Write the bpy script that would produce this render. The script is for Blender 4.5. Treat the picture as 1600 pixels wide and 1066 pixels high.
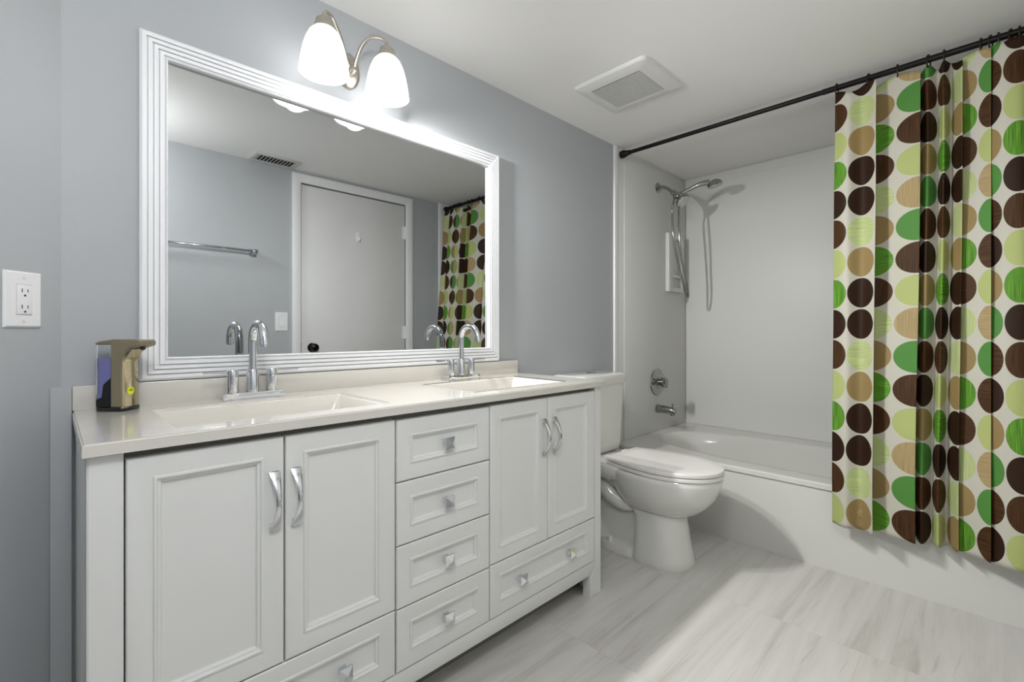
import bpy, bmesh, math, random
from mathutils import Vector, Matrix
random.seed(7)
PI = math.pi
SC = bpy.context.scene
COL = SC.collection
for o in list(bpy.data.objects):
    bpy.data.objects.remove(o)

# ------------------------------------------------------------------ camera, world, light, exposure
CAM_Y, CAM_Z, YAW = -1.58, 1.033, 0.7948
cd = bpy.data.cameras.new('camera')
cam = bpy.data.objects.new('camera', cd)
COL.objects.link(cam)
cam.location = (0.0, CAM_Y, CAM_Z)
cam.rotation_euler = (PI / 2, 0, YAW - PI / 2)
cd.sensor_fit = 'HORIZONTAL'
cd.sensor_width = 36.0
cd.lens = 735.8 / 1600 * 36.0
cd.shift_y = -13.9 / 1600
cd.clip_start = 0.01
SC.camera = cam

w = bpy.data.worlds.new('world')
w.use_nodes = True
w.node_tree.nodes['Background'].inputs[0].default_value = (0.75, 0.85, 1.0, 1)
w.node_tree.nodes['Background'].inputs[1].default_value = 0.3
SC.world = w

SC.view_settings.view_transform = 'Standard'
SC.view_settings.look = 'None'
SC.view_settings.gamma = 1
SC.view_settings.use_curve_mapping = False
SC.view_settings.exposure = 0.06
BULB_W = 0.2         # each bulb of the wall light
SHADE_E = 2.4         # glow of the frosted shades
AIM_W = 15.0            # light the shades throw out into the room
FILL_W = 23.5         # added fill lamp on the ceiling, out of view behind the camera

ROOM_Y = -1.78        # wall with the door
CEIL = 2.147
FAR_X = 3.332         # wall behind the tub
TUB_X = 2.407         # tub apron

# ------------------------------------------------------------------ materials
def lin(c):
    r = []
    for v in c:
        v /= 255.0
        r.append(v / 12.92 if v <= 0.04045 else ((v + 0.055) / 1.055) ** 2.4)
    return (r[0], r[1], r[2], 1.0)

def mat(name, col, rough=0.5, metal=0.0, spec=None, noise=None, bump=None, coat=0.0):
    """principled; noise=(scale, amount) varies the colour a little, bump=(scale, strength)"""
    m = bpy.data.materials.new(name)
    m.use_nodes = True
    nt = m.node_tree
    b = nt.nodes['Principled BSDF']
    c = lin(col)
    b.inputs['Base Color'].default_value = c
    b.inputs['Roughness'].default_value = rough
    b.inputs['Metallic'].default_value = metal
    if spec is not None:
        b.inputs['Specular IOR Level'].default_value = spec
    if coat:
        b.inputs['Coat Weight'].default_value = coat
        b.inputs['Coat Roughness'].default_value = 0.08
    tc = nt.nodes.new('ShaderNodeTexCoord')
    if noise:
        n = nt.nodes.new('ShaderNodeTexNoise')
        n.inputs['Scale'].default_value = noise[0]
        n.inputs['Detail'].default_value = 4
        nt.links.new(tc.outputs['Object'], n.inputs['Vector'])
        r = nt.nodes.new('ShaderNodeValToRGB')
        a = noise[1]
        r.color_ramp.elements[0].position = 0.3
        r.color_ramp.elements[1].position = 0.7
        r.color_ramp.elements[0].color = tuple(v * (1 - a) for v in c[:3]) + (1,)
        r.color_ramp.elements[1].color = tuple(min(1, v * (1 + a)) for v in c[:3]) + (1,)
        nt.links.new(n.outputs['Fac'], r.inputs['Fac'])
        nt.links.new(r.outputs['Color'], b.inputs['Base Color'])
    if bump:
        n2 = nt.nodes.new('ShaderNodeTexNoise')
        n2.inputs['Scale'].default_value = bump[0]
        n2.inputs['Detail'].default_value = 3
        nt.links.new(tc.outputs['Object'], n2.inputs['Vector'])
        bp = nt.nodes.new('ShaderNodeBump')
        bp.inputs['Strength'].default_value = bump[1]
        bp.inputs['Distance'].default_value = 0.002
        nt.links.new(n2.outputs['Fac'], bp.inputs['Height'])
        nt.links.new(bp.outputs['Normal'], b.inputs['Normal'])
    return m

M = {}
M['wall'] = mat('blue_grey_paint', (176, 179, 182), 0.55, noise=(1.2, 0.02), bump=(140, 0.12))
M['ceiling'] = mat('ceiling_paint', (241, 240, 238), 0.7, bump=(60, 0.15))
M['trim'] = mat('white_trim_paint', (236, 236, 236), 0.4)
M['frame'] = mat('white_frame_paint', (238, 239, 241), 0.35)
M['cabinet'] = mat('white_cabinet_lacquer', (224, 224, 221), 0.38, noise=(3, 0.01))
M['recess_shade'] = mat('painted_recess_shade', (120, 118, 112), 0.6)  # grey that paints in the shade of cabinet recesses and fan gaps
M['counter'] = mat('cream_cultured_marble', (212, 208, 200), 0.12, noise=(2.2, 0.02), coat=0.5)
M['chrome'] = mat('chrome', (225, 227, 230), 0.06, 1.0)
M['chrome_dark'] = mat('shower_chrome', (165, 165, 164), 0.12, 1.0)
M['nickel'] = mat('brushed_nickel', (190, 184, 172), 0.28, 1.0)
M['mirror'] = mat('mirror_silver', (186, 188, 188), 0.015, 1.0)
M['porcelain'] = mat('porcelain', (224, 223, 217), 0.10, coat=0.6)
M['seat'] = mat('toilet_seat_plastic', (232, 229, 224), 0.22)
M['tub'] = mat('tub_enamel', (214, 213, 207), 0.16, coat=0.3)
M['surround'] = mat('surround_acrylic', (219, 219, 215), 0.42, spec=0.3, bump=(9, 0.05))
M['rod'] = mat('black_rod_metal', (26, 22, 20), 0.35, 0.6)
M['ring'] = mat('bronze_ring', (38, 26, 20), 0.4, 0.4)
M['door'] = mat('white_door_paint', (222, 221, 220), 0.45, noise=(2.5, 0.03))
M['black'] = mat('black_plastic', (18, 18, 20), 0.3)
M['dark'] = mat('dark_void', (30, 30, 30), 0.8)
M['bronze_knob'] = mat('dark_bronze', (30, 26, 24), 0.25, 0.7)
M['plate'] = mat('white_plate_plastic', (235, 235, 236), 0.3)
M['vent'] = mat('vent_plastic', (226, 225, 222), 0.45)
M['register'] = mat('register_metal', (206, 205, 202), 0.45)
M['champagne'] = mat('champagne_plastic', (140, 130, 108), 0.35, 0.35)
M['sensor'] = mat('champagne_chrome', (190, 180, 150), 0.12, 1.0)
M['sticker'] = mat('lime_sticker', (214, 224, 20), 0.5)
M['ink'] = mat('sticker_ink', (50, 60, 20), 0.6)
M['ink2'] = mat('tan_magnet', (150, 128, 84), 0.5)
M['slot'] = mat('socket_slot', (60, 58, 56), 0.6)

def glass(name, col, rough=0.0, ior=1.3):
    m = bpy.data.materials.new(name); m.use_nodes = True
    nt = m.node_tree; b = nt.nodes['Principled BSDF']
    b.inputs['Base Color'].default_value = lin(col)
    b.inputs['Roughness'].default_value = rough
    b.inputs['Transmission Weight'].default_value = 1.0
    b.inputs['IOR'].default_value = ior
    return m
M['clear'] = glass('clear_tank_plastic', (235, 240, 242), 0.02, 1.15)
M['soap'] = mat('purple_soap', (146, 144, 206), 0.08)

def emissive_shade():
    m = bpy.data.materials.new('frosted_lit_glass'); m.use_nodes = True
    nt = m.node_tree; b = nt.nodes['Principled BSDF']
    b.inputs['Base Color'].default_value = (0.9, 0.9, 0.9, 1)
    b.inputs['Roughness'].default_value = 0.25
    b.inputs['Emission Color'].default_value = (1.0, 0.995, 0.98, 1)
    b.inputs['Emission Strength'].default_value = SHADE_E
    return m
M['shade'] = emissive_shade()
def graded(m):
    nt = m.node_tree; N = nt.nodes; L = nt.links
    tc = N.new('ShaderNodeTexCoord'); sp = N.new('ShaderNodeSeparateXYZ'); L.new(tc.outputs['Generated'], sp.inputs[0])
    mr = N.new('ShaderNodeMapRange'); mr.interpolation_type = 'SMOOTHSTEP'
    mr.inputs['From Min'].default_value = .55; mr.inputs['From Max'].default_value = 1.0
    mr.inputs['To Min'].default_value = SHADE_E; mr.inputs['To Max'].default_value = .35
    L.new(sp.outputs[2], mr.inputs['Value']); L.new(mr.outputs[0], N['Principled BSDF'].inputs['Emission Strength'])
M['bulb'] = emissive_shade(); M['bulb'].name = 'lit_bulb_glass'
graded(M['shade'])
M['dome'] = emissive_shade(); M['dome'].name = 'fill_lamp_dome'
M['dome'].node_tree.nodes['Principled BSDF'].inputs['Emission Strength'].default_value = 1.5  # glow of the added fill lamp

def floor_mat():
    m = bpy.data.materials.new('veined_porcelain_tile'); m.use_nodes = True
    nt = m.node_tree; N = nt.nodes; L = nt.links
    b = N['Principled BSDF']; b.inputs['Roughness'].default_value = 0.3
    tc = N.new('ShaderNodeTexCoord')
    sx = N.new('ShaderNodeSeparateXYZ'); L.new(tc.outputs['Object'], sx.inputs[0])
    def mth(op, a, bb=None):
        n = N.new('ShaderNodeMath'); n.operation = op
        for i, v in enumerate((a, bb)):
            if v is None: continue
            if isinstance(v, (int, float)): n.inputs[i].default_value = v
            else: L.new(v, n.inputs[i])
        return n.outputs[0]
    X, Y = sx.outputs[0], sx.outputs[1]
    cx = mth('DIVIDE', mth('ADD', X, -1.268 + 6.0), 0.6)
    ci = mth('FLOOR', cx); cf = mth('SUBTRACT', cx, ci)
    par = mth('MODULO', ci, 2.0)
    cy = mth('DIVIDE', mth('ADD', mth('ADD', Y, 0.677 + 3.05), mth('MULTIPLY', par, 0.07)), 0.305)
    ri = mth('FLOOR', cy); rf = mth('SUBTRACT', cy, ri)
    def edge(f, wd):
        d = mth('MINIMUM', f, mth('SUBTRACT', 1.0, f))
        return mth('LESS_THAN', d, wd)
    seam = mth('MAXIMUM', edge(cf, 0.0016), edge(rf, 0.003))
    # per-tile offset
    wn = N.new('ShaderNodeTexWhiteNoise'); wn.noise_dimensions = '2D'
    cb = N.new('ShaderNodeCombineXYZ'); L.new(ci, cb.inputs[0]); L.new(ri, cb.inputs[1])
    L.new(cb.outputs[0], wn.inputs['Vector'])
    cv = N.new('ShaderNodeCombineXYZ')
    L.new(mth('ADD', mth('MULTIPLY', X, 1.1), mth('MULTIPLY', wn.outputs['Value'], 40)), cv.inputs[0])
    L.new(mth('MULTIPLY', Y, 16.0), cv.inputs[1])
    n1 = N.new('ShaderNodeTexNoise'); n1.inputs['Scale'].default_value = 1.0
    n1.inputs['Detail'].default_value = 7; n1.inputs['Distortion'].default_value = 0.5
    n1.inputs['Roughness'].default_value = 0.62
    L.new(cv.outputs[0], n1.inputs['Vector'])
    r = N.new('ShaderNodeValToRGB'); e = r.color_ramp.elements
    e[0].position = 0.3; e[0].color = lin((182, 178, 170))
    e[1].position = 0.62; e[1].color = lin((212, 210, 205))
    k = r.color_ramp.elements.new(0.45); k.color = lin((203, 201, 195))
    L.new(n1.outputs['Fac'], r.inputs['Fac'])
    # thin darker veins
    cv2 = N.new('ShaderNodeCombineXYZ')
    L.new(mth('ADD', mth('MULTIPLY', X, 2.5), mth('MULTIPLY', wn.outputs['Value'], 17)), cv2.inputs[0])
    L.new(mth('ADD', mth('MULTIPLY', Y, 40.0), mth('MULTIPLY', X, 4.0)), cv2.inputs[1])
    n2 = N.new('ShaderNodeTexNoise'); n2.inputs['Scale'].default_value = 1.0; n2.inputs['Detail'].default_value = 3
    L.new(cv2.outputs[0], n2.inputs['Vector'])
    r2 = N.new('ShaderNodeValToRGB'); r2.color_ramp.elements[0].position = 0.64
    r2.color_ramp.elements[1].position = 0.76
    L.new(n2.outputs['Fac'], r2.inputs['Fac'])
    mx0 = N.new('ShaderNodeMixRGB'); mx0.inputs[2].default_value = lin((180, 175, 166))
    L.new(mth('MULTIPLY', r2.outputs['Color'], 0.75), mx0.inputs[0]); L.new(r.outputs['Color'], mx0.inputs[1])
    mx = N.new('ShaderNodeMixRGB'); mx.inputs[2].default_value = lin((176, 172, 164))
    L.new(mth('MULTIPLY', seam, 0.4), mx.inputs[0]); L.new(mx0.outputs[0], mx.inputs[1])
    L.new(mx.outputs[0], b.inputs['Base Color'])
    return m
M['floor'] = floor_mat()

CELL = 0.128
def curtain_mat():
    """rows of dots: five column sequences of four dots each, solid or streaked"""
    m = bpy.data.materials.new('dotted_curtain_cloth'); m.use_nodes = True
    nt = m.node_tree; N = nt.nodes; L = nt.links
    b = N['Principled BSDF']; b.inputs['Roughness'].default_value = 0.6; b.inputs['Specular IOR Level'].default_value = 0.25
    uv = N.new('ShaderNodeUVMap'); uv.uv_map = 'cloth'
    sx = N.new('ShaderNodeSeparateXYZ'); L.new(uv.outputs[0], sx.inputs[0])
    def mth(op, a, bb=None):
        n = N.new('ShaderNodeMath'); n.operation = op
        for i, v in enumerate((a, bb)):
            if v is None: continue
            if isinstance(v, (int, float)): n.inputs[i].default_value = v
            else: L.new(v, n.inputs[i])
        return n.outputs[0]
    U = mth('DIVIDE', sx.outputs[0], CELL)
    V = mth('DIVIDE', mth('ADD', sx.outputs[1], 0.0005), CELL)
    ui = mth('FLOOR', U); vi = mth('FLOOR', V)
    du = mth('SUBTRACT', mth('SUBTRACT', U, ui), 0.5)
    dv = mth('SUBTRACT', mth('SUBTRACT', V, vi), 0.5)
    d = mth('SQRT', mth('ADD', mth('MULTIPLY', du, du), mth('MULTIPLY', dv, dv)))
    dot = mth('MULTIPLY', mth('LESS_THAN', d, 0.478), mth('GREATER_THAN', V, 0.0))
    idx = mth('ADD', mth('MULTIPLY', mth('MODULO', ui, 5.0), 4.0), mth('MODULO', vi, 4.0))
    fac = mth('DIVIDE', mth('ADD', idx, 0.5), 20.0)
    BR, BW, GR, GT, LG, LT, TN, TW = range(8)
    colr = {BR: (48, 28, 13), BW: (74, 48, 23), GR: (86, 143, 66), GT: (96, 150, 46),
            LG: (184, 194, 124), LT: (190, 202, 142), TN: (157, 134, 88), TW: (178, 156, 112)}
    tab = [[LG, BW, BR, GT], [TN, LT, BR, BR], [GT, TN, LT, BW], [BW, GR, TW, LG], [BR, BW, GR, TN]]
    seq = [c for col in tab for c in col]
    rc = N.new('ShaderNodeValToRGB'); rc.color_ramp.interpolation = 'CONSTANT'
    rs = N.new('ShaderNodeValToRGB'); rs.color_ramp.interpolation = 'CONSTANT'
    for ramp, val in ((rc, lambda c: lin(colr[c])), (rs, lambda c: (1, 1, 1, 1) if c in (BW, GT) else (.3, .3, .3, 1) if c in (LT, TW) else (0, 0, 0, 1))):
        el = ramp.color_ramp.elements
        el[0].position = 0.0; el[0].color = val(seq[0])
        el[1].position = 1 / 20; el[1].color = val(seq[1])
        for k in range(2, 20):
            e = el.new(k / 20); e.color = val(seq[k])
        L.new(fac, ramp.inputs['Fac'])
    # streaks run across in some dots, down in others
    alt = mth('MODULO', mth('ADD', ui, vi), 2.0)
    def streak(a, bb):
        cv = N.new('ShaderNodeCombineXYZ')
        L.new(mth('MULTIPLY', sx.outputs[0], a), cv.inputs[0]); L.new(mth('MULTIPLY', sx.outputs[1], bb), cv.inputs[1])
        n = N.new('ShaderNodeTexNoise'); n.inputs['Scale'].default_value = 1.0; n.inputs['Detail'].default_value = 4
        L.new(cv.outputs[0], n.inputs['Vector']); return n.outputs['Fac']
    mxs = N.new('ShaderNodeMix'); mxs.data_type = 'FLOAT'
    L.new(alt, mxs.inputs[0]); L.new(streak(9, 460), mxs.inputs[2]); L.new(streak(460, 9), mxs.inputs[3])
    amp = mth('MULTIPLY', mth('SUBTRACT', mxs.outputs[0], 0.5), rs.outputs['Color'])
    gain = mth('ADD', 1.0, mth('MULTIPLY', amp, 3.4))
    vm = N.new('ShaderNodeMixRGB'); vm.blend_type = 'MULTIPLY'; vm.inputs[0].default_value = 1
    L.new(rc.outputs['Color'], vm.inputs[1]); L.new(gain, vm.inputs[2])
    mx = N.new('ShaderNodeMixRGB'); mx.inputs[1].default_value = lin((206, 203, 189))
    L.new(dot, mx.inputs[0]); L.new(vm.outputs[0], mx.inputs[2])
    L.new(mx.outputs[0], b.inputs['Base Color'])
    tr = N.new('ShaderNodeBsdfTranslucent'); L.new(mx.outputs[0], tr.inputs['Color'])
    ms = N.new('ShaderNodeMixShader'); ms.inputs[0].default_value = 0.2
    L.new(b.outputs[0], ms.inputs[1]); L.new(tr.outputs[0], ms.inputs[2])
    L.new(ms.outputs[0], N['Material Output'].inputs['Surface'])
    return m
M['curtain'] = curtain_mat()

# ------------------------------------------------------------------ mesh helpers
def box(bm, x0, x1, y0, y1, z0, z1, bev=0.0, seg=2):
    b = bmesh.new()
    r = bmesh.ops.create_cube(b, size=1)
    for v in b.verts:
        v.co = Vector((x0 + (v.co.x + .5) * (x1 - x0), y0 + (v.co.y + .5) * (y1 - y0), z0 + (v.co.z + .5) * (z1 - z0)))
    if bev:
        bmesh.ops.bevel(b, geom=list(b.edges), offset=bev, segments=seg, profile=0.5, affect='EDGES')
    merge(bm, b)
    return bm

def merge(bm, b, mtx=None):
    if mtx is not None:
        bmesh.ops.transform(b, matrix=mtx, verts=b.verts)
    me = bpy.data.meshes.new('tmp'); b.to_mesh(me); bm.from_mesh(me)
    bpy.data.meshes.remove(me); b.free()

def loft(bm, rings, cap0=True, cap1=True, closed=True):
    vs = [[bm.verts.new(p) for p in r] for r in rings]
    n = len(rings[0])
    for a, b in zip(vs[:-1], vs[1:]):
        for i in range(n if closed else n - 1):
            j = (i + 1) % n
            bm.faces.new((a[i], a[j], b[j], b[i]))
    if cap0: bm.faces.new(list(reversed(vs[0])))
    if cap1: bm.faces.new(vs[-1])
    return vs

def fixn(bm):
    bmesh.ops.recalc_face_normals(bm, faces=bm.faces)
    return bm

def smooth_path(pts, n=8):
    P = [Vector(p) for p in pts]
    out = []
    for i in range(len(P) - 1):
        p0 = P[max(i - 1, 0)]; p1 = P[i]; p2 = P[i + 1]; p3 = P[min(i + 2, len(P) - 1)]
        for k in range(n):
            t = k / n
            out.append(0.5 * ((2 * p1) + (p2 - p0) * t + (2 * p0 - 5 * p1 + 4 * p2 - p3) * t * t + (3 * p1 - p0 - 3 * p2 + p3) * t ** 3))
    out.append(P[-1])
    return out

def tube(bm, pts, rad, seg=16, smooth=0, caps=True):
    """rad: number or list along pts"""
    if smooth:
        if not isinstance(rad, (int, float)):
            rr = []
            for i in range(len(rad) - 1):
                rr += [rad[i] + (rad[i + 1] - rad[i]) * k / smooth for k in range(smooth)]
            rad = rr + [rad[-1]]
        pts = smooth_path(pts, smooth)
    P = [Vector(p) for p in pts]
    R = [rad] * len(P) if isinstance(rad, (int, float)) else rad
    T = []
    for i in range(len(P)):
        t = P[min(i + 1, len(P) - 1)] - P[max(i - 1, 0)]
        T.append(t.normalized())
    up = Vector((0, 0, 1)) if abs(T[0].z) < 0.9 else Vector((1, 0, 0))
    n = (up - T[0] * up.dot(T[0])).normalized()
    rings = []
    for p, t, r in zip(P, T, R):
        n = (n - t * n.dot(t))
        n = n.normalized()
        bb = t.cross(n)
        rings.append([p + (n * math.cos(2 * PI * k / seg) + bb * math.sin(2 * PI * k / seg)) * r for k in range(seg)])
    loft(bm, rings, caps, caps)
    return bm

def lathe(bm, prof, origin=(0, 0, 0), axis=(0, 0, 1), seg=32, cap0=True, cap1=True):
    """prof: (radius, height) list"""
    q = Vector((0, 0, 1)).rotation_difference(Vector(axis).normalized())
    o = Vector(origin)
    rings = [[o + q @ Vector((r * math.cos(2 * PI * k / seg), r * math.sin(2 * PI * k / seg), h)) for k in range(seg)] for r, h in prof]
    loft(bm, rings, cap0, cap1)
    return bm

def rectloft(bm, x0, x1, z0, z1, prof, cap=True, back=True):
    """concentric rectangles in the XZ plane, prof = (inset, y)"""
    rings = [[(x0 + i, y, z0 + i), (x1 - i, y, z0 + i), (x1 - i, y, z1 - i), (x0 + i, y, z1 - i)] for i, y in prof]
    loft(bm, rings, back, cap)
    return bm

def prism(bm, poly, a, b, plane='XZ'):
    """poly of 2-D points extruded from a to b along the missing axis"""
    def mk(p, t):
        return {'XZ': (p[0], t, p[1]), 'XY': (p[0], p[1], t), 'YZ': (t, p[0], p[1])}[plane]
    loft(bm, [[mk(p, a) for p in poly], [mk(p, b) for p in poly]])
    return bm

def sellipse(cx, cy, a, b, z, n=48, e=2.0, ang0=0.0):
    r = []
    for k in range(n):
        t = 2 * PI * k / n + ang0
        c, s = math.cos(t), math.sin(t)
        r.append((cx + a * math.copysign(abs(c) ** (2 / e), c), cy + b * math.copysign(abs(s) ** (2 / e), s), z))
    return r

def rrect(cx, cy, hx, hy, rad, z, seg=6):
    pts = []
    for qx, qy, a0 in ((1, 1, 0), (-1, 1, PI / 2), (-1, -1, PI), (1, -1, 1.5 * PI)):
        for k in range(seg + 1):
            a = a0 + PI / 2 * k / seg
            pts.append((cx + qx * (hx - rad) + rad * math.cos(a), cy + qy * (hy - rad) + rad * math.sin(a), z))
    return pts

def mkobj(name, bm, m, parent=None, off=(0, 0, 0), sharp=35):
    fixn(bm)
    if any(off):
        bmesh.ops.translate(bm, vec=-Vector(off), verts=bm.verts)
    me = bpy.data.meshes.new(name); bm.to_mesh(me); bm.free()
    me.materials.append(m)
    if sharp:
        me.shade_smooth(); me.set_sharp_from_angle(angle=math.radians(sharp))
    o = bpy.data.objects.new(name, me); COL.objects.link(o)
    if parent is not None: o.parent = parent
    return o

def tag(o, label, cat, group=None):
    o['label'] = label; o['category'] = cat
    if group: o['group'] = group
    return o

class Thing:
    """an Empty at the thing's base; parts are given in world coordinates unless local=True"""
    def __init__(s, name, label, cat, loc, group=None, rotz=0.0, local=False):
        s.root = bpy.data.objects.new(name, None); COL.objects.link(s.root)
        s.root.empty_display_size = 0.05
        s.root.location = loc; s.root.rotation_euler = (0, 0, rotz)
        s.off = (0, 0, 0) if local else tuple(loc)
        if label: tag(s.root, label, cat, group)
    def add(s, name, bm, m, parent=None, label=None, sharp=35):
        o = mkobj(name, bm, m, parent or s.root, s.off, sharp)
        if label: o['label'] = label
        return o

def single(name, bm, m, label, cat, loc, group=None, sharp=35):
    o = mkobj(name, bm, m, None, loc, sharp); o.location = loc
    return tag(o, label, cat, group)

def struct(name, bm, m, sharp=35):
    o = mkobj(name, bm, m, None, (0, 0, 0), sharp); o['kind'] = 'structure'
    return o
nb = bmesh.new

# ------------------------------------------------------------------ the room
CX = 0.019                                     # corner between the mirror wall and the angled wall
LX = CX + ROOM_Y                               # where the angled wall meets the door wall
T = 0.10
struct('floor', prism(nb(), [(CX, T * .4), (FAR_X + T, T * .4), (FAR_X + T, ROOM_Y - T), (LX - T * 1.5, ROOM_Y - T), (LX - T*1.4, ROOM_Y)], -0.08, 0.0, 'XY'), M['floor'])
struct('ceiling', prism(nb(), [(CX, T * .4), (FAR_X + T, T * .4), (FAR_X + T, ROOM_Y - T), (LX - T * 1.5, ROOM_Y - T), (LX - T*1.4, ROOM_Y)], CEIL, CEIL + 0.08, 'XY'), M['ceiling'])
struct('wall_back', prism(nb(), [(CX, 0), (FAR_X, 0), (FAR_X, T), (CX - T * .4142, T)], 0, CEIL, 'XY'), M['wall'])
struct('wall_left', prism(nb(), [(CX, 0), (LX, ROOM_Y), (LX - T * 1.4142, ROOM_Y), (CX - T * .4142, T)], 0, CEIL, 'XY'), M['wall'])
struct('wall_right', box(nb(), FAR_X, FAR_X + T, ROOM_Y - T, T, 0, CEIL), M['wall'])
DX0, DX1, DZ = 1.247, 2.065, 2.06              # door slab
b = nb()
box(b, LX - T * 1.4142, DX0 - .008, ROOM_Y - T, ROOM_Y, 0, CEIL)
box(b, DX1 + .008, FAR_X, ROOM_Y - T, ROOM_Y, 0, CEIL)
box(b, DX0 - .008, DX1 + .008, ROOM_Y - T, ROOM_Y, DZ + .008, CEIL)
struct('wall_front', b, M['wall'])

# door with its casing
door = bpy.data.objects.new('door_1', None); COL.objects.link(door); door['kind'] = 'structure'
door.location = (DX0, ROOM_Y, 0)
off = tuple(door.location)
panel = mkobj('door_panel', box(nb(), DX0, DX1, ROOM_Y - .045, ROOM_Y - .006, 0.008, DZ, .002), M['door'], door, off)
b = nb()
lathe(b, [(0.001, 0), (.030, 0.0005), (.032, .004), (.028, .009), (.013, .012), (.011, .030), (.016, .036), (.026, .042), (.0295, .052), (.027, .062), (.018, .069), (.001, .071)], (DX0 + .070, ROOM_Y - .006, .925), (0, 1, 0), 28)
mkobj('door_knob', b, M['bronze_knob'], door, off)['label'] = 'dark bronze round knob'
for hz in (1.84, 1.03, .22):
    b = nb(); box(b, DX1 - .022, DX1 + .006, ROOM_Y - .0075, ROOM_Y - .003, hz - .05, hz + .05)
    lathe(b, [(.006, -.052), (.006, .052)], (DX1 + .003, ROOM_Y + .002, hz), seg=12)
    mkobj('hinge', b, M['trim'], door, off)
b = nb()
prism(b, [(1.651, 1.715), (1.671, 1.715), (1.674, 1.775), (1.661, 1.79), (1.648, 1.775)], ROOM_Y - .006, ROOM_Y + .0, 'XZ')
tube(b, [(1.661, ROOM_Y - .002, 1.752), (1.661, ROOM_Y + .016, 1.742), (1.661, ROOM_Y + .022, 1.722), (1.661, ROOM_Y + .026, 1.742)], .0055, 10, 5)
mkobj('coat_hook', b, M['trim'], door, off)['label'] = 'small white stick-on hook'
mkobj('latch_plate', box(nb(), DX0 - .0075, DX0 + .0, ROOM_Y - .03, ROOM_Y - .008, .89, .96), M['bronze_knob'], door, off)
# casing
b = nb()
cw, ct = .058, .016
x0, x1, zt = DX0 - .008, DX1 + .008, DZ + .008
prof = [(0, 0), (0, .9), (.1, 1), (.8, .75), (1, .45), (1, 0)]      # across, out
def casing(fn):
    loft(b, [[fn(u * cw, v * ct, e) for u, v in prof] for e in (0, 1)])
casing(lambda u, v, e: (x0 - cw + u, ROOM_Y + v, 0 if e == 0 else zt + cw - u))
casing(lambda u, v, e: (x1 + cw - u, ROOM_Y + v, 0 if e == 0 else zt + cw - u))
casing(lambda u, v, e: (x0 - cw + u if e == 0 else x1 + cw - u, ROOM_Y + v, zt + cw - u))
struct('trim_1', b, M['trim'])

# painted filler board beside the vanity, at backsplash height
struct('trim_2', prism(nb(), [(.0195, -.0005), (.0375, -.0005), (.0375, -.0215), (.0005, -.0215)], 0, .901, 'XY'), M['wall'])
# white strip down the edge of the tub alcove
struct('trim_3', box(nb(), 2.394, 2.436, -.012, 0, .374, CEIL, .003), M['trim'])
# matching strip on the door wall
struct('trim_4', box(nb(), 2.394, 2.436, ROOM_Y, ROOM_Y + .012, .374, CEIL, .003), M['trim'])

# acrylic surround panels
su = Thing('tub_surround', 'white acrylic wall surround on the walls around the bathtub', 'tub surround', (2.9, -.02, .374))
b = nb()
box(b, 2.437, FAR_X - .001, -.005, 0, .3722, CEIL - .001, .001)
box(b, 2.500, FAR_X - .012, -.011, -.004, .3722, 2.068, .004)
su.add('wall_panel', b, M['surround'])
b = nb()
box(b, FAR_X - .006, FAR_X - .0005, ROOM_Y + .007, -.0055, .3722, CEIL - .001, .001)
box(b, FAR_X - .012, FAR_X - .005, ROOM_Y + .012, -.012, .3722, 2.085, .004)
su.add('wall_panel', b, M['surround'])
b = nb()
box(b, 2.437, FAR_X - .0065, ROOM_Y + .0005, ROOM_Y + .006, .374, CEIL - .001, .001)
su.add('wall_panel', b, M['surround'])

# ------------------------------------------------------------------ bathtub
def rect_ring(x0, x1, y0, y1, z, ref, cx, cy):
    out = []
    for p in ref:                                  # project the oval's points out to the rectangle
        dx, dy = p[0] - cx, p[1] - cy
        s = min(((x1 - cx) if dx > 0 else (x0 - cx)) / dx if abs(dx) > 1e-9 else 1e9,
                ((y1 - cy) if dy > 0 else (y0 - cy)) / dy if abs(dy) > 1e-9 else 1e9)
        out.append((cx + dx * s, cy + dy * s, z))
    return out
tx0, tx1, ty0, ty1 = TUB_X, FAR_X - .001, ROOM_Y + .001, -.001
ocx, ocy, oa, ob = 2.845, -.875, .305, .775
NT = 96
ref = sellipse(ocx, ocy, oa, ob, 0, NT, 2.5)
# move four points onto the exact rectangle corners by construction of the angles
def corner_fix(ring, x0, x1, y0, y1):
    for cxn, cyn in ((x0, y0), (x0, y1), (x1, y0), (x1, y1)):
        k = min(range(len(ring)), key=lambda i: (ring[i][0] - cxn) ** 2 + (ring[i][1] - cyn) ** 2)
        ring[k] = (cxn, cyn, ring[k][2])
    return ring
def tubrect(i, z, j=0.0):
    a = (tx0 + i, tx1 - j, ty0 + j, ty1 - j)
    return corner_fix(rect_ring(*a, z, ref, ocx, ocy), *a)
rings = [tubrect(.010, 0), tubrect(.010, .345), tubrect(.0, .347), tubrect(.0, .366), tubrect(.006, .372, .001)]
rings.append(sellipse(ocx, ocy, oa + .03, ob + .03, .372, NT, 2.5))
rings.append(sellipse(ocx, ocy, oa + .008, ob + .008, .370, NT, 2.5))
rings.append(sellipse(ocx, ocy, oa - .006, ob - .006, .360, NT, 2.5))
rings.append(sellipse(ocx, ocy, oa - .02, ob - .025, .30, NT, 2.5))
rings.append(sellipse(ocx, ocy, oa - .045, ob - .07, .16, NT, 2.6))
rings.append(sellipse(ocx, ocy, oa - .07, ob - .11, .09, NT, 2.7))
rings.append(sellipse(ocx, ocy, oa - .12, ob - .17, .065, NT, 2.7))
b = nb(); loft(b, rings, True, True)
tub = Thing('bathtub', 'white built-in bathtub with plain apron behind the toilet and dotted curtain', 'bathtub', (TUB_X, -.9, 0))
tub.add('tub_body', b, M['tub'], sharp=40)
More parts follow.
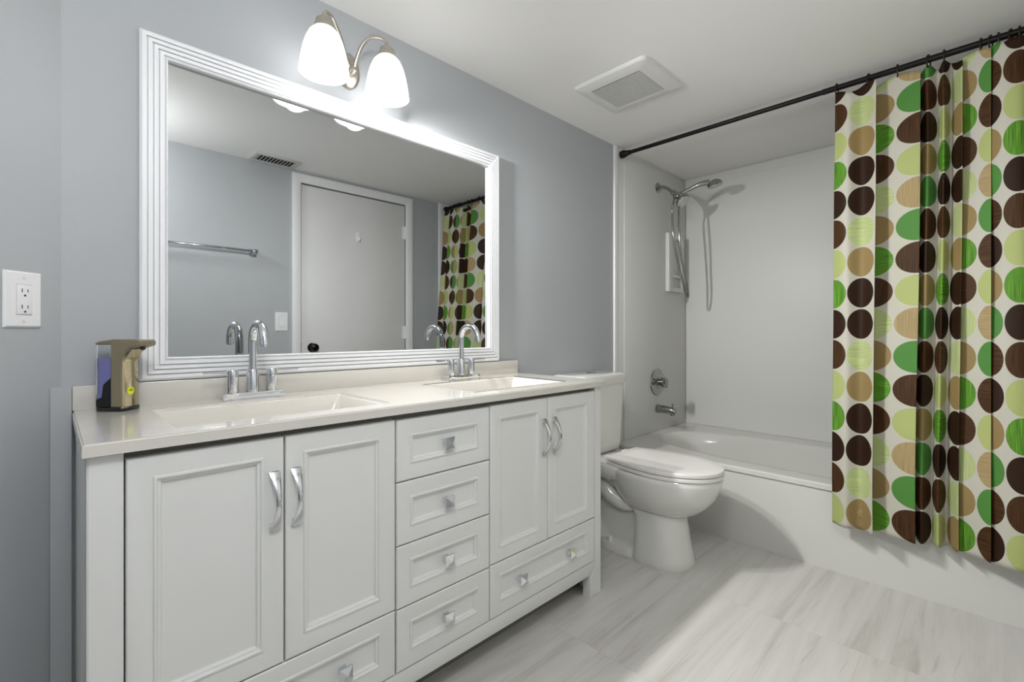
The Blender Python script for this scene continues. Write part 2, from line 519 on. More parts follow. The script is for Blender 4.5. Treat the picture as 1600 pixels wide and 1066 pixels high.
b = nb(); lathe(b, [(.001, 0), (.032, 0), (.033, .004), (.028, .007), (.001, .007)], (2.82, -.157, .275), (0.08, -1, .2), 24)
tub.add('overflow_plate', b, M['chrome'], label='round chrome overflow plate')

# tub spout and valve
sp = Thing('tub_spout', 'chrome tub spout with a lift knob under the round shower valve', 'tub spout', (2.905, -.0115, .52))
b = nb()
def spring(y, h, wz, z): return [(2.905 + wz * math.cos(a), y, z + h * math.sin(a)) for a in [2 * PI * k / 24 for k in range(24)]]
loft(b, [spring(-.0115, .030, .030, .522), spring(-.016, .0315, .0315, .522), spring(-.020, .026, .026, .522), spring(-.06, .0255, .0255, .521), spring(-.105, .0245, .025, .519), spring(-.130, .022, .024, .517), spring(-.139, .014, .018, .516)])
lathe(b, [(.017, 0), (.018, .018), (.016, .024)], (2.905, -.119, .488), (0, 0, 1), 20)
sp.add('spout_body', b, M['chrome_dark'])
b = nb(); lathe(b, [(.004, 0), (.004, .012), (.007, .013), (.007, .021), (.004, .023)], (2.905, -.118, .541), (0, 0, 1), 14)
sp.add('diverter_knob', b, M['chrome_dark'])

va = Thing('shower_valve', 'round chrome shower valve with a knob handle above the tub spout', 'shower valve', (2.895, -.0115, .70))
b = nb(); lathe(b, [(.001, 0), (.088, 0), (.090, .003), (.085, .008), (.060, .012), (.040, .018), (.036, .021), (.001, .022)], (2.895, -.0112, .70), (0, -1, 0), 40)
va.add('escutcheon', b, M['chrome_dark'])
b = nb(); lathe(b, [(.022, .012), (.022, .034), (.030, .038), (.034, .050), (.034, .066), (.026, .072), (.010, .074), (.001, .074)], (2.895, -.0115, .70), (0, -1, 0), 12)
box(b, 2.889, 2.901, -.088, -.070, .668, .732, .003)
va.add('handle', b, M['chrome_dark'])

# moulded soap shelf on the faucet wall
b = nb()
nx0, nx1, nz0, nz1 = 3.012, 3.236, 1.312, 1.715
rx0, rx1 = 3.072, 3.196
yb, yf = -.0112, -.040
box(b, nx0, rx0, yf, yb, nz0, nz1, .004)
box(b, rx1, nx1, yf, yb, nz0, nz1, .004)
box(b, rx0 - .004, rx1 + .004, yf, yb, nz0, 1.342, .004)
box(b, rx0 - .004, rx1 + .004, yf, yb, 1.412, 1.432, .004)
box(b, rx0 - .004, rx1 + .004, yf, yb, 1.680, nz1, .004)
box(b, rx0 - .004, rx1 + .004, yb - .004, yb, nz0 + .004, nz1 - .004)
su.add('soap_shelf', b, M['surround'])

# ------------------------------------------------------------------ shower head, hand shower and hose
sx_, sz_ = 2.908, 2.0
sh = Thing('shower_set', 'chrome shower head with hand shower and looping hose on the tub wall', 'shower', (sx_, -.0115, sz_))
b = nb(); lathe(b, [(.001, 0), (.033, 0), (.034, .004), (.026, .012), (.014, .016), (.001, .016)], (sx_, -.0115, sz_), (0, -1, 0), 32)
sh.add('wall_flange', b, M['chrome_dark'])
b = nb(); tube(b, [(sx_, -.02, sz_), (sx_, -.05, sz_ - .002), (sx_, -.085, sz_ - .022), (sx_, -.118, sz_ - .052)], .0105, 16, 6)
sh.add('shower_arm', b, M['chrome_dark'])
b = nb()
D0 = Vector((sx_, -.112, sz_ - .046)); dd = Vector((0, -.72, -.69)).normalized()
lathe(b, [(.013, 0), (.017, .006), (.019, .022), (.017, .030), (.022, .036), (.024, .056), (.021, .066), (.012, .070)], D0, dd, 24)
lathe(b, [(.011, 0), (.016, .006), (.017, .030), (.013, .036)], D0 + dd * .046 + Vector((.012, 0, .002)), (.75, -.35, .35), 20)
lathe(b, [(.010, 0), (.013, .006), (.013, .024), (.010, .028)], D0 + dd * .046 + Vector((-.01, 0, -.004)), (-.7, .05, -.72), 18)
sh.add('diverter', b, M['chrome_dark'])
b = nb()
H0 = D0 + dd * .064
hd = Vector((-.12, -.66, -.74)).normalized()
lathe(b, [(.010, 0), (.013, .012), (.024, .024), (.042, .034), (.047, .042), (.047, .052), (.044, .056)], H0, hd, 36)
fx = sh.add('fixed_head', b, M['chrome_dark'])
b = nb(); lathe(b, [(.001, 0), (.041, 0), (.040, .003), (.030, .004), (.028, .003), (.016, .004), (.001, .005)], H0 + hd * .0555, hd, 36)
for rr, nn in ((.034, 22), (.022, 14), (.010, 7)):
    q = Vector((0, 0, 1)).rotation_difference(hd)
    for k in range(nn):
        a = 2 * PI * k / nn
        lathe(b, [(.0022, 0), (.0018, .003)], H0 + hd * .0585 + q @ Vector((rr * math.cos(a), rr * math.sin(a), 0)), hd, 6)
sh.add('spray_face', b, M['register'], fx, label='grey spray face with rings of nozzles')
b = nb()
A0 = D0 + dd * .046 + Vector((.035, -.02, .016))
hs = [A0 + Vector((0, 0, 0)), A0 + Vector((.018, -.038, .020)), A0 + Vector((.036, -.080, .040)), A0 + Vector((.052, -.118, .050)), A0 + Vector((.066, -.150, .050))]
tube(b, hs, [.0115, .0125, .014, .017, .020], 18, 6)
hc = A0 + Vector((.078, -.180, .036)); hn = Vector((.16, -.22, -.95)).normalized()
lathe(b, [(.004, -.032), (.022, -.028), (.036, -.018), (.045, -.004), (.046, .006), (.042, .011)], hc, hn, 36)
hsh = sh.add('hand_shower', b, M['chrome_dark'])
b = nb(); lathe(b, [(.001, 0), (.040, 0), (.038, .004), (.022, .0045), (.020, .003), (.001, .004)], hc + hn * .0105, hn, 32)
sh.add('spray_face', b, M['register'], hsh, label='grey spray face with a ring of nozzles')
b = nb()
S0 = D0 + dd * .046 + Vector((-.030, .002, -.028))
E0 = A0 + Vector((-.004, .006, -.008))
hose = [S0, S0 + Vector((-.030, -.006, -.045)), (2.855, -.14, 1.80), (2.850, -.15, 1.66), (2.885, -.16, 1.50), (2.945, -.165, 1.38), (2.992, -.165, 1.295), (3.004, -.17, 1.268), (3.000, -.180, 1.275),
        (2.955, -.19, 1.36), (2.895, -.185, 1.50), (2.872, -.18, 1.66), (2.885, -.17, 1.80), (2.910, -.165, 1.875), E0 + Vector((-.006, .004, -.03)), E0]
tube(b, hose, .0068, 12, 7)
sh.add('hose', b, M['chrome_dark'])

# ------------------------------------------------------------------ toilet
TX = 2.01
to = Thing('toilet', 'white two-piece toilet with closed lid between the vanity and the tub', 'toilet', (TX, -.02, 0))
def egg(yf, yb, hw, z, n=48, e=2.2, fx=0.0):
    """outline with a rounder front (towards -y)"""
    cy = (yf + yb) / 2; h = (yb - yf) / 2
    out = []
    for k in range(n):
        t = 2 * PI * k / n
        c, s = math.cos(t), math.sin(t)
        ee = 2.0 if s < 0 else e
        x = hw * math.copysign(abs(c) ** (2 / ee), c)
        y = h * math.copysign(abs(s) ** (2 / ee), s)
        out.append((TX + x, cy + y, z))
    return out
b = nb()
loft(b, [egg(-.662, -.42, .122, .0, e=6), egg(-.665, -.42, .125, .012, e=6), egg(-.655, -.42, .117, .04, e=6), egg(-.640, -.425, .108, .12, e=6), egg(-.628, -.42, .102, .20, e=6),
         egg(-.61, -.375, .102, .255, e=6), egg(-.59, -.31, .106, .295, e=6), egg(-.58, -.23, .112, .33, e=6), egg(-.57, -.14, .118, .365, e=6)])
loft(b, [egg(-.655, -.37, .096, .222, e=3), egg(-.690, -.34, .126, .245, e=2.8), egg(-.728, -.315, .152, .278, e=2.6), egg(-.756, -.295, .169, .315, e=2.5), egg(-.772, -.28, .179, .350, e=2.5), egg(-.782, -.268, .185, .382, e=2.5), egg(-.784, -.264, .187, .398, e=2.5), egg(-.776, -.270, .180, .4075, e=2.5)])
# rear body behind the front pedestal
def rr2(y0, y1, hw, z, rad=.03): return rrect(TX, (y0 + y1) / 2, hw, (y1 - y0) / 2, rad, z)
loft(b, [rr2(-.43, -.06, .118, 0), rr2(-.43, -.06, .120, .012), rr2(-.43, -.062, .112, .034), rr2(-.43, -.07, .080, .042)])
loft(b, [rr2(-.45, -.09, .060, .03), rr2(-.45, -.09, .058, .20), rr2(-.45, -.06, .075, .30), rr2(-.44, -.045, .11, .345)])
loft(b, [rr2(-.40, -.035, .125, .335), rr2(-.40, -.03, .160, .36), rr2(-.40, -.03, .168, .402), rr2(-.395, -.035, .162, .41)])
for s in (-1, 1):                                   # the trapway bulging on both sides
    tube(b, [(TX + s * .030, -.47, .27), (TX + s * .062, -.38, .225), (TX + s * .078, -.31, .245), (TX + s * .080, -.25, .285), (TX + s * .080, -.20, .25), (TX + s * .080, -.18, .17), (TX + s * .076, -.205, .09), (TX + s * .060, -.25, .015)], [.030, .034, .038, .042, .042, .040, .038, .036], 18, 6)
bowl = to.add('bowl', b, M['porcelain'], sharp=50)
for s in (-1, 1):
    b = nb(); lathe(b, [(.013, 0), (.013, .016), (.010, .024), (.001, .027)], (TX + s * .094, -.30, .034), seg=18)
    to.add('bolt_cap', b, M['seat'], bowl)
def lidring(o, z):                                   # seat / lid outline
    pts = []
    n = 40
    yf, ym, yb, hw, hb = -.790 + o, -.55, -.300 - o, .184 - o, .130 - o
    for k in range(n + 1):                           # front half ellipse from right to left
        t = PI * k / n
        pts.append((TX + hw * math.cos(t), ym - (ym - yf) * math.sin(t), z))
    for k in range(1, 8):
        t = k / 8
        x = -hw + (hw - hb) * (t ** 1.7); pts.append((TX + x, ym + (yb - ym) * t, z))
    pts.append((TX - hb, yb, z)); pts.append((TX - hb * .4, yb + .004, z)); pts.append((TX + hb * .4, yb + .004, z)); pts.append((TX + hb, yb, z))
    for k in range(7, 0, -1):
        t = k / 8
        x = hw - (hw - hb) * (t ** 1.7); pts.append((TX + x, ym + (yb - ym) * t, z))
    return pts
b = nb(); loft(b, [lidring(.006, .409), lidring(.002, .412), lidring(.002, .422), lidring(.007, .426)])
to.add('seat', b, M['seat'])
b = nb()
loft(b, [lidring(.006, .4285), lidring(.002, .4305), lidring(.002, .442), lidring(.0035, .4450), lidring(.008, .4465), lidring(.06, .4475)])
to.add('lid', b, M['seat'], sharp=25)
for s in (-1, 1):
    b = nb(); box(b, TX + s * .075 - .022, TX + s * .075 + .022, -.305, -.262, .409, .437, .008)
    to.add('hinge_cap', b, M['seat'])
b = nb()
def tk(y0, y1, hw, z, r=.035): return rrect(TX, (y0 + y1) / 2, hw, (y1 - y0) / 2, r, z)
loft(b, [tk(-.185, -.030, .165, .412), tk(-.192, -.026, .176, .420), tk(-.195, -.024, .182, .45), tk(-.202, -.020, .193, .68), tk(-.204, -.018, .196, .762)])
tank = to.add('tank', b, M['porcelain'], sharp=45)
b = nb()
loft(b, [tk(-.210, -.012, .200, .763), tk(-.213, -.010, .203, .768), tk(-.213, -.010, .203, .804), tk(-.209, -.013, .199, .813), tk(-.195, -.025, .185, .818)])
tl = to.add('tank_lid', b, M['porcelain'], sharp=45)
b = nb(); lathe(b, [(.026, 0), (.026, .004), (.022, .006), (.021, .003), (.019, .003), (.018, .007), (.001, .008)], (TX + .03, -.10, .816), seg=28)
to.add('flush_button', b, M['chrome_dark'], tl, label='round chrome flush button')

# ------------------------------------------------------------------ vanity cabinet
VX0, VX1, VF = .045, 1.566, -.490
va = Thing('vanity_cabinet', 'long white double vanity cabinet with raised panel doors and drawers', 'cabinet', (.8055, -.25, 0))
b = nb()
box(b, VX0, VX0 + .02, -.462, -.003, 0, .818)
box(b, VX1 - .02, VX1, -.462, -.003, 0, .818)
box(b, VX0 + .02, VX1 - .02, -.45, -.003, .088, .108)
box(b, VX0 + .02, VX1 - .02, -.02, -.003, .10, .818)
body = va.add('carcass', b, M['cabinet'])
b = nb()                                             # recessed face behind the fronts, its shade painted in as grey
box(b, VX0 + .02, VX1 - .02, -.466, -.452, .09, .816)
box(b, VX0 + .02, VX1 - .02, -.40, -.39, 0, .09)
va.add('face_frame', b, M['recess_shade'])
# front posts with shaped feet and the rail below the drawers
def post(x0, x1, s):
    xi, xo = (x1, x0) if s < 0 else (x0, x1)
    k = -s
    poly = [(xo, 0), (xi + k * .030, 0), (xi + k * .030, .072), (xi + k * .026, .082), (xi + k * .012, .092), (xi, .105), (xi, .818), (xo, .818)]
    p = nb(); prism(p, poly, VF, -.455, 'XZ')
    bmesh.ops.recalc_face_normals(p, faces=p.faces)
    bmesh.ops.bevel(p, geom=[e for e in p.edges if abs(e.verts[0].co.y - e.verts[1].co.y) < 1e-6 and e.verts[0].co.y < -.48], offset=.0025, segments=2, affect='EDGES')
    return p
va.add('front_post', post(VX0, .0945, -1), M['cabinet'])
va.add('front_post', post(1.5245, VX1, 1), M['cabinet'])
b = nb(); box(b, .0945, 1.5245, -.487, -.463, .086, .1355, .002)
va.add('bottom_rail', b, M['cabinet'])
def front(x0, x1, z0, z1, fw=.044):
    p = nb()
    y = VF
    prof = [(0, -.468), (0, y + .0025), (.0022, y), (.006, y - .0005), (fw - .004, y + .0048), (fw - .003, y + .0018), (fw + .001, y + .0016), (fw + .003, y + .0055),
            (fw + .008, y + .0070), (fw + .0095, y + .0115), (fw + .012, y + .0125)]
    rectloft(p, x0, x1, z0, z1, prof)
    return p
def handle(cx, z0, z1):
    p = nb(); n = 18; rings = []
    for k in range(n + 1):
        t = -1 + 2 * k / n
        z = (z0 + z1) / 2 + (z1 - z0) / 2 * t
        out = VF - .003 - .026 * (1 - t * t)
        wd = .0052 + .0062 * t * t
        th = .0028 + .0012 * (1 - abs(t))
        rings.append([(cx - wd, out + th, z), (cx - wd, out - th * .4, z), (cx - wd * .5, out - th, z), (cx + wd * .5, out - th, z), (cx + wd, out - th * .4, z), (cx + wd, out + th, z)])
    loft(p, rings)
    for ze in (z0 + .008, z1 - .008):
        box(p, cx - .009, cx + .009, VF - .006, VF + .003, ze - .008, ze + .008, .001)
    return p
def knob(cx, cz):
    p = nb(); y = VF + .012
    loft(p, [[(cx + sx * h, yy, cz + sz * h) for sx, sz in ((-1, -1), (1, -1), (1, 1), (-1, 1))] for h, yy in ((.009, y), (.006, y - .010), (.007, y - .014), (.0145, y - .019), (.0160, y - .021), (.0160, y - .0245), (.0005, y - .034))])
    return p
for x0, x1, hx in ((.0975, .3675, .3475), (.3710, .6430, .392), (.9760, 1.2440, 1.226), (1.2475, 1.5215, 1.2805)):
    d = va.add('door', front(x0, x1, .308, .8035), M['cabinet'], sharp=20)
    va.add('handle', handle(hx, .604, .731), M['chrome'], d, label='curved chrome pull', sharp=40)
for z0, z1 in ((.6385, .8015), (.4705, .6350), (.3045, .4670), (.1385, .3010)):
    d = va.add('drawer', front(.6480, .9720, z0, z1, .046), M['cabinet'], sharp=20)
    va.add('knob', knob(.8125, (z0 + z1) / 2 - .002), M['chrome'], d, label='square pyramid chrome knob', sharp=15)
for x0, x1, kx in ((.0975, .6430, (.235, .505)), (.9760, 1.5215, (1.1165, 1.378))):
    d = va.add('drawer', front(x0, x1, .1385, .3045, .044), M['cabinet'], sharp=20)
    for k in kx:
        va.add('knob', knob(k, .2165), M['chrome'], d, label='square pyramid chrome knob', sharp=15)

# ------------------------------------------------------------------ countertop with two moulded sinks
ct = Thing('countertop', 'cream double sink countertop with low backsplash on the white vanity', 'countertop', (.805, -.25, .819))
KX0, KX1, KY0, KY1, KZ0, KZ1 = .0385, 1.572, -.505, -.0015, .819, .842
SINK = ((.182, .655), (.955, 1.428)); SY0, SY1 = -.437, -.135
b = nb()
xs = [KX0, SINK[0][0], SINK[0][1], SINK[1][0], SINK[1][1], KX1]; ys = [KY0, SY0, SY1, KY1]
def grid(z, flip):
    V = {(i, j): b.verts.new((x, y, z)) for i, x in enumerate(xs) for j, y in enumerate(ys)}
    for i in range(5):
        for j in range(3):
            if j == 1 and i in (1, 3): continue
            f = [V[i, j], V[i + 1, j], V[i + 1, j + 1], V[i, j + 1]]
            b.faces.new(f[::-1] if flip else f)
    return V
Vt, Vb = grid(KZ1, False), grid(KZ0, True)
def wallf(keys):
    for p, q in zip(keys[:-1], keys[1:]):
        b.faces.new((Vt[p], Vt[q], Vb[q], Vb[p]))
per = [(i, 0) for i in range(6)] + [(5, j) for j in (1, 2, 3)] + [(i, 3) for i in (4, 3, 2, 1, 0)] + [(0, 2), (0, 1), (0, 0)]
wallf(per)
for i in (1, 3):
    wallf([(i, 1), (i, 2), (i + 1, 2), (i + 1, 1), (i, 1)])
fixn(b)
eb = [e for e in b.edges if all(abs(v.co.z - KZ1) < 1e-6 for v in e.verts) and len(e.link_faces) == 2 and e.calc_face_angle() > 1]
bmesh.ops.bevel(b, geom=eb, offset=.003, segments=3, affect='EDGES')
top = ct.add('top', b, M['counter'])
b = nb(); box(b, KX0, KX1 - .004, -.0215, -.0015, KZ1 - .0005, .901, .002)
ct.add('backsplash', b, M['counter'])
for x0, x1 in SINK:
    cx, cy, hx, hy = (x0 + x1) / 2, (SY0 + SY1) / 2, (x1 - x0) / 2, (SY1 - SY0) / 2
    b = nb()
    def rr_(i, j, r, z, dy=0): return rrect(cx, cy + dy, hx - i, hy - j, r, z, 5)
    loft(b, [rr_(-.001, -.001, .004, .838), rr_(.003, .003, .008, .8335), rr_(.012, .008, .02, .80), rr_(.032, .016, .03, .755), rr_(.055, .026, .04, .733), rr_(.09, .05, .05, .724), rr_(.19, .12, .02, .720)], False, True)
    # outer skin so the bowl has thickness
    s = ct.add('sink', b, M['counter'], sharp=50)
    md = s.modifiers.new('shell', 'SOLIDIFY'); md.thickness = .008; md.offset = -1
    b = nb(); lathe(b, [(.001, 0), (.022, 0), (.023, .002), (.017, .003), (.015, .0015), (.001, .002)], (cx, cy, .7202), seg=28)
    ct.add('drain', b, M['chrome'], s, label='round chrome drain')

# ------------------------------------------------------------------ the two taps
def make_faucet(loc, label):
    f = Thing('faucet', label, 'faucet', loc, 'chrome gooseneck faucets', local=True)
    b = nb()                                        # bow-tie base plate
    n = 24; outl = []
    for k in range(n + 1):
        t = -1 + 2 * k / n
        outl.append((t * .080, -(.019 + .007 * min(1, (abs(t) * 1.15) ** 4))))
    for k in range(n, -1, -1):
        t = -1 + 2 * k / n
        outl.append((t * .080, (.019 + .007 * min(1, (abs(t) * 1.15) ** 4))))
    loft(b, [[(x * s, y * s, z) for x, y in outl] for z, s in ((.0004, 1), (.014, 1), (.0175, .975), (.0185, .94))])
    f.add('base_plate', b, M['chrome'])
    b = nb(); lathe(b, [(.0165, .018), (.0165, .080), (.0155, .082), (.0125, .0825)], seg=28)
    R, zc = .053, .162
    pts = [(0, 0, .080), (0, 0, .12), (0, 0, zc)] + [(0, -R + R * math.cos(a), zc + R * math.sin(a)) for a in [PI * k / 14 for k in range(1, 14)]]
    pts += [(0, -2 * R, zc), (.0, -2 * R - .001, zc - .008)]
    tube(b, pts, .0115, 20)
    tube(b, [(0, -2 * R - .001, zc - .008), (0, -2 * R - .0012, zc - .012)], .0095, 18)
    f.add('spout', b, M['chrome'], sharp=50)
    for s in (-1, 1):
        b = nb(); lathe(b, [(.0155, .018), (.0155, .062), (.0145, .063), (.0145, .064), (.0155, .065), (.0155, .081), (.0145, .083), (.001, .0832)], (s * .052, 0, 0), seg=28)
        tube(b, [(s * .064, -.001, .0765), (s * .125, -.006, .0785)], .0026, 10)
        f.add('handle', b, M['chrome'])
    return f
fa = make_faucet((.4215, -.072, .8422), 'chrome gooseneck faucet at the near sink beside the soap dispenser')
fb = make_faucet((1.190, -.072, .8422), 'chrome gooseneck faucet at the far sink nearer the toilet')

# ------------------------------------------------------------------ framed mirror
MX0, MX1, MZ0, MZ1 = .167, 1.452, .9035, 1.831
mi = Thing('framed_mirror', 'large wall mirror in a white ridged frame above the vanity', 'mirror', (.81, 0, MZ0))
prof = [(0, -.001), (0, -.017), (.003, -.020)]
for k in range(4):
    a = .006 + k * .0125
    prof += [(a, -.0225), (a + .0085, -.0225), (a + .0095, -.0150), (a + .0115, -.0150)]
prof += [(.058, -.0215), (.061, -.019), (.061, -.003), (.061, -.001)]
b = nb(); rectloft(b, MX0, MX1, MZ0, MZ1, prof, cap=False, back=False)
mi.add('frame', b, M['frame'], sharp=20)
b = nb(); box(b, MX0 + .06, MX1 - .06, -.005, -.001, MZ0 + .06, MZ1 - .06)
mi.add('mirror_glass', b, M['mirror'], sharp=0)

# ------------------------------------------------------------------ two-shade vanity light
LXC, LY = .7175, -.126
vl = Thing('vanity_light', 'brushed nickel wall light with two lit frosted shades over the mirror', 'wall light', (LXC, 0, 1.945))
b = nb()
def oval(h, yy, a, c): return [(LXC + .0265 + a * math.cos(t), yy, 1.945 + c * math.sin(t)) for t in [2 * PI * k / 40 for k in range(40)]]
loft(b, [oval(0, -.0005, .042, .062), oval(0, -.006, .043, .063), oval(0, -.012, .038, .058), oval(0, -.016, .030, .048)])
lathe(b, [(.016, 0), (.016, .012), (.012, .020), (.014, .026), (.010, .034), (.001, .036)], (LXC + .0265, -.014, 1.935), (0, -1, 0), 24)
vl.add('wall_plate', b, M['nickel'])
for s in (-1, 1):
    sx = LXC + s * .1085
    b = nb()
    tube(b, [(LXC + .0265 + s * .006, -.034, 1.935), (LXC + .018 + s * .018, -.044, 1.968), (LXC + .008 + s * .038, -.066, 2.014), (LXC + s * .066, -.092, 2.042), (sx - s * .016, -.115, 2.040), (sx - s * .001, -.1255, 2.024), (sx, LY, 2.006)], .0062, 14, 6)
    arm = vl.add('arm', b, M['nickel'])
    b = nb(); lathe(b, [(.010, .034), (.020, .032), (.024, .027), (.025, .016), (.028, .013), (.031, .004), (.033, -.006), (.030, -.008)], (sx, LY, 1.976), seg=32)
    vl.add('shade_holder', b, M['nickel'])
    b = nb()
    outer = [(.024, 1.978), (.033, 1.974), (.045, 1.960), (.054, 1.940), (.062, 1.913), (.068, 1.883), (.072, 1.854), (.0735, 1.838)]
    inner = [(r - .004, z) for r, z in reversed(outer)]
    pr = [(r, z) for r, z in outer + inner]
    lathe(b, [(r, z) for r, z in pr], (sx, LY, 0), seg=40, cap0=False, cap1=False)
    vl.add('lamp_shade', b, M['shade'], label='lit frosted glass bell shade', sharp=60)
    b = nb(); lathe(b, [(.001, -.092), (.016, -.088), (.026, -.074), (.028, -.062), (.022, -.044), (.013, -.028), (.013, -.004), (.001, -.003)], (sx, LY, 1.976), seg=24)
    vl.add('bulb', b, M['bulb'])
    ld = bpy.data.lights.new('bulb_glow', 'POINT'); ld.energy = BULB_W; ld.shadow_soft_size = .045; ld.color = (1, .975, .94)
    lo = bpy.data.objects.new('bulb_glow', ld); COL.objects.link(lo); lo.parent = vl.root
    lo.location = Vector((sx, LY, 1.844)) - Vector((LXC, 0, 1.945))
    ld = bpy.data.lights.new('shade_throw', 'AREA'); ld.shape = 'DISK'; ld.size = .06; ld.energy = AIM_W; ld.color = (1, .995, .985)
    lo = bpy.data.objects.new('shade_throw', ld); COL.objects.link(lo); lo.parent = vl.root
    lo.location = Vector((sx, LY - .005, 1.832)) - Vector((LXC, 0, 1.945))
    lo.rotation_euler = Vector((.64, -.73, -.22)).to_track_quat('-Z', 'Y').to_euler()

# ------------------------------------------------------------------ added fill lamp, unseen, on the ceiling near the angled wall
cl = Thing('added_fill_lamp', 'added round fill lamp with white dome on the ceiling near the angled wall', 'added fill light', (.05, -1.42, CEIL))
b = nb(); lathe(b, [(.001, -.0003), (.165, -.0003), (.168, -.006), (.166, -.026), (.158, -.030), (.001, -.030)], (.05, -1.42, CEIL), seg=40)
cl.add('base', b, M['nickel'])
b = nb(); lathe(b, [(.152, -.028), (.150, -.045), (.135, -.070), (.105, -.090), (.06, -.102), (.001, -.106)], (.05, -1.42, CEIL), seg=40)
cl.add('dome', b, M['dome'], label='glowing dome of the added fill lamp')
ld = bpy.data.lights.new('fill_glow', 'POINT'); ld.energy = FILL_W; ld.shadow_soft_size = .12; ld.color = (.985, .995, 1)
lo = bpy.data.objects.new('fill_glow', ld); COL.objects.link(lo); lo.parent = cl.root; lo.location = (0, 0, -.24)

# ------------------------------------------------------------------ ceiling fan grille
fg = Thing('fan_grille', 'white square exhaust fan grille on the ceiling above the toilet', 'exhaust fan', (1.87, -.423, CEIL))
gx0, gx1, gy0, gy1 = 1.700, 2.040, -.606, -.240
b = nb()
def gr(i, z, r=.02): return rrect((gx0 + gx1) / 2, (gy0 + gy1) / 2, (gx1 - gx0) / 2 - i, (gy1 - gy0) / 2 - i, max(r, .004), z)
loft(b, [gr(0, CEIL - .0003), gr(0, CEIL - .006), gr(.006, CEIL - .013, .018), gr(.030, CEIL - .020, .012), gr(.058, CEIL - .021, .004), gr(.060, CEIL - .019, .004), gr(.060, CEIL - .012, .004)], True, True)
cov = fg.add('cover', b, M['vent'], sharp=30)
b = nb(); n = 19
for k in range(n):
    x = gx0 + .064 + (gx1 - gx0 - .128) * (k + .5) / n
    box(b, x - .0030, x + .0030, gy0 + .0605, gy1 - .0605, CEIL - .0206, CEIL - .0196)
fg.add('louvers', b, M['vent'])
b = nb(); box(b, gx0 + .061, gx1 - .061, gy0 + .061, gy1 - .061, CEIL - .0189, CEIL - .0125)
fg.add('backing', b, M['recess_shade'])  # grey sheet paints the shade between the louvers

# ceiling air register by the door wall (seen in the mirror)
rg = Thing('air_register', 'small slotted ceiling air register reflected at the top of the mirror', 'air register', (1.04, -1.685, CEIL))
b = nb(); x0, x1, y0, y1 = .905, 1.180, -1.768, -1.598
box(b, x0, x1, y0, y0 + .028, CEIL - .008, CEIL - .0003, .002); box(b, x0, x1, y1 - .028, y1, CEIL - .008, CEIL - .0003, .002)
box(b, x0, x0 + .028, y0 + .026, y1 - .026, CEIL - .008, CEIL - .0003, .002); box(b, x1 - .028, x1, y0 + .026, y1 - .026, CEIL - .008, CEIL - .0003, .002)
rg.add('frame', b, M['register'])
b = nb(); box(b, x0 + .02, x1 - .02, y0 + .02, y1 - .02, CEIL - .0012, CEIL - .0004)
rg.add('dark_backing', b, M['dark'])
b = nb()
for k in range(11):
    x = x0 + .034 + k * (x1 - x0 - .068) / 10
    q = nb(); box(q, -.0012, .0012, y0 + .026, y1 - .026, -.005, .005)
    merge(b, q, Matrix.Translation((x, 0, CEIL - .0065)) @ Matrix.Rotation(.6, 4, 'Y'))
rg.add('louvers', b, M['register'])

# ------------------------------------------------------------------ towel bar, switch, outlet
tb = Thing('towel_bar', 'chrome towel bar on the blue wall, seen in the left of the mirror', 'towel bar', (.64, ROOM_Y, 1.548))
b = nb(); box(b, .345, .940, ROOM_Y + .052, ROOM_Y + .066, 1.541, 1.556, .002)
tb.add('bar', b, M['chrome'])
for x in (.345, .935):
    b = nb(); box(b, x - .014, x + .014, ROOM_Y + .0005, ROOM_Y + .068, 1.532, 1.562, .003)
    box(b, x - .022, x + .022, ROOM_Y + .0003, ROOM_Y + .008, 1.525, 1.570, .002)
    tb.add('bracket', b, M['chrome'])

def plate(t, hw, hh, proud=.006):
    b = nb()
    loft(b, [[(sx * (hw - i), y, sz * (hh - i)) for sx, sz in ((-1, -1), (1, -1), (1, 1), (-1, 1))] for i, y in ((0, -.0004), (0, -.0025), (.004, -proud), (hw - .0172, -proud), (hw - .0172, -.003))], True, False)
    return b
def decora(t):
    """plate with a rectangular opening around a 33 x 67 mm insert"""
    b = nb(); hw, hh = .040, .0625; a, c = .0172, .034
    def rg(x, z, y): return [(-x, y, -z), (x, y, -z), (x, y, z), (-x, y, z)]
    loft(b, [rg(hw, hh, -.0004), rg(hw, hh, -.0025), rg(hw - .004, hh - .004, -.0065), rg(a, c, -.0065), rg(a, c, -.0008)], True, True)
    t.add('cover_plate', b, M['plate'])
    for z in (-.0485, .0485):
        q = nb(); lathe(q, [(.0034, .0060), (.0034, .0072), (.0005, .0078)], (0, 0, z), (0, -1, 0), 14)
        t.add('screw', q, M['vent'])
nrm = Vector((.70711, -.70711, 0))
p0 = Vector((CX, 0, 0)) + Vector((-.70711, -.70711, 0)) * .091
ot = Thing('wall_outlet', 'white double socket outlet on the angled wall by the soap dispenser', 'outlet', (p0.x, p0.y, 1.1055), rotz=PI / 4, local=True)
decora(ot)
b = nb(); box(b, -.0165, .0165, -.0085, -.001, -.0333, .0333, .0012)
soc = ot.add('receptacle', b, M['plate'])
b = nb()
for zc in (.0165, -.0195):
    box(b, -.0072, -.0052, -.0088, -.008, zc - .001, zc + .0075)
    box(b, .0052, .0070, -.0088, -.008, zc, zc + .0065)
    lathe(b, [(.0024, .008), (.0024, .0088)], (0, 0, zc - .0075), (0, -1, 0), 14)
ot.add('slots', b, M['slot'], soc, label='dark plug slots')
sw = Thing('light_switch', 'white rocker light switch beside the door, seen in the mirror', 'switch', (1.113, ROOM_Y, 1.103), rotz=PI, local=True)
decora(sw)
b = nb(); prism(b, [(-.0015, -.033), (-.0105, -.033), (-.0075, 0), (-.0085, .033), (-.0015, .033)], -.0163, .0163, 'YZ')
sw.add('rocker', b, M['plate'])

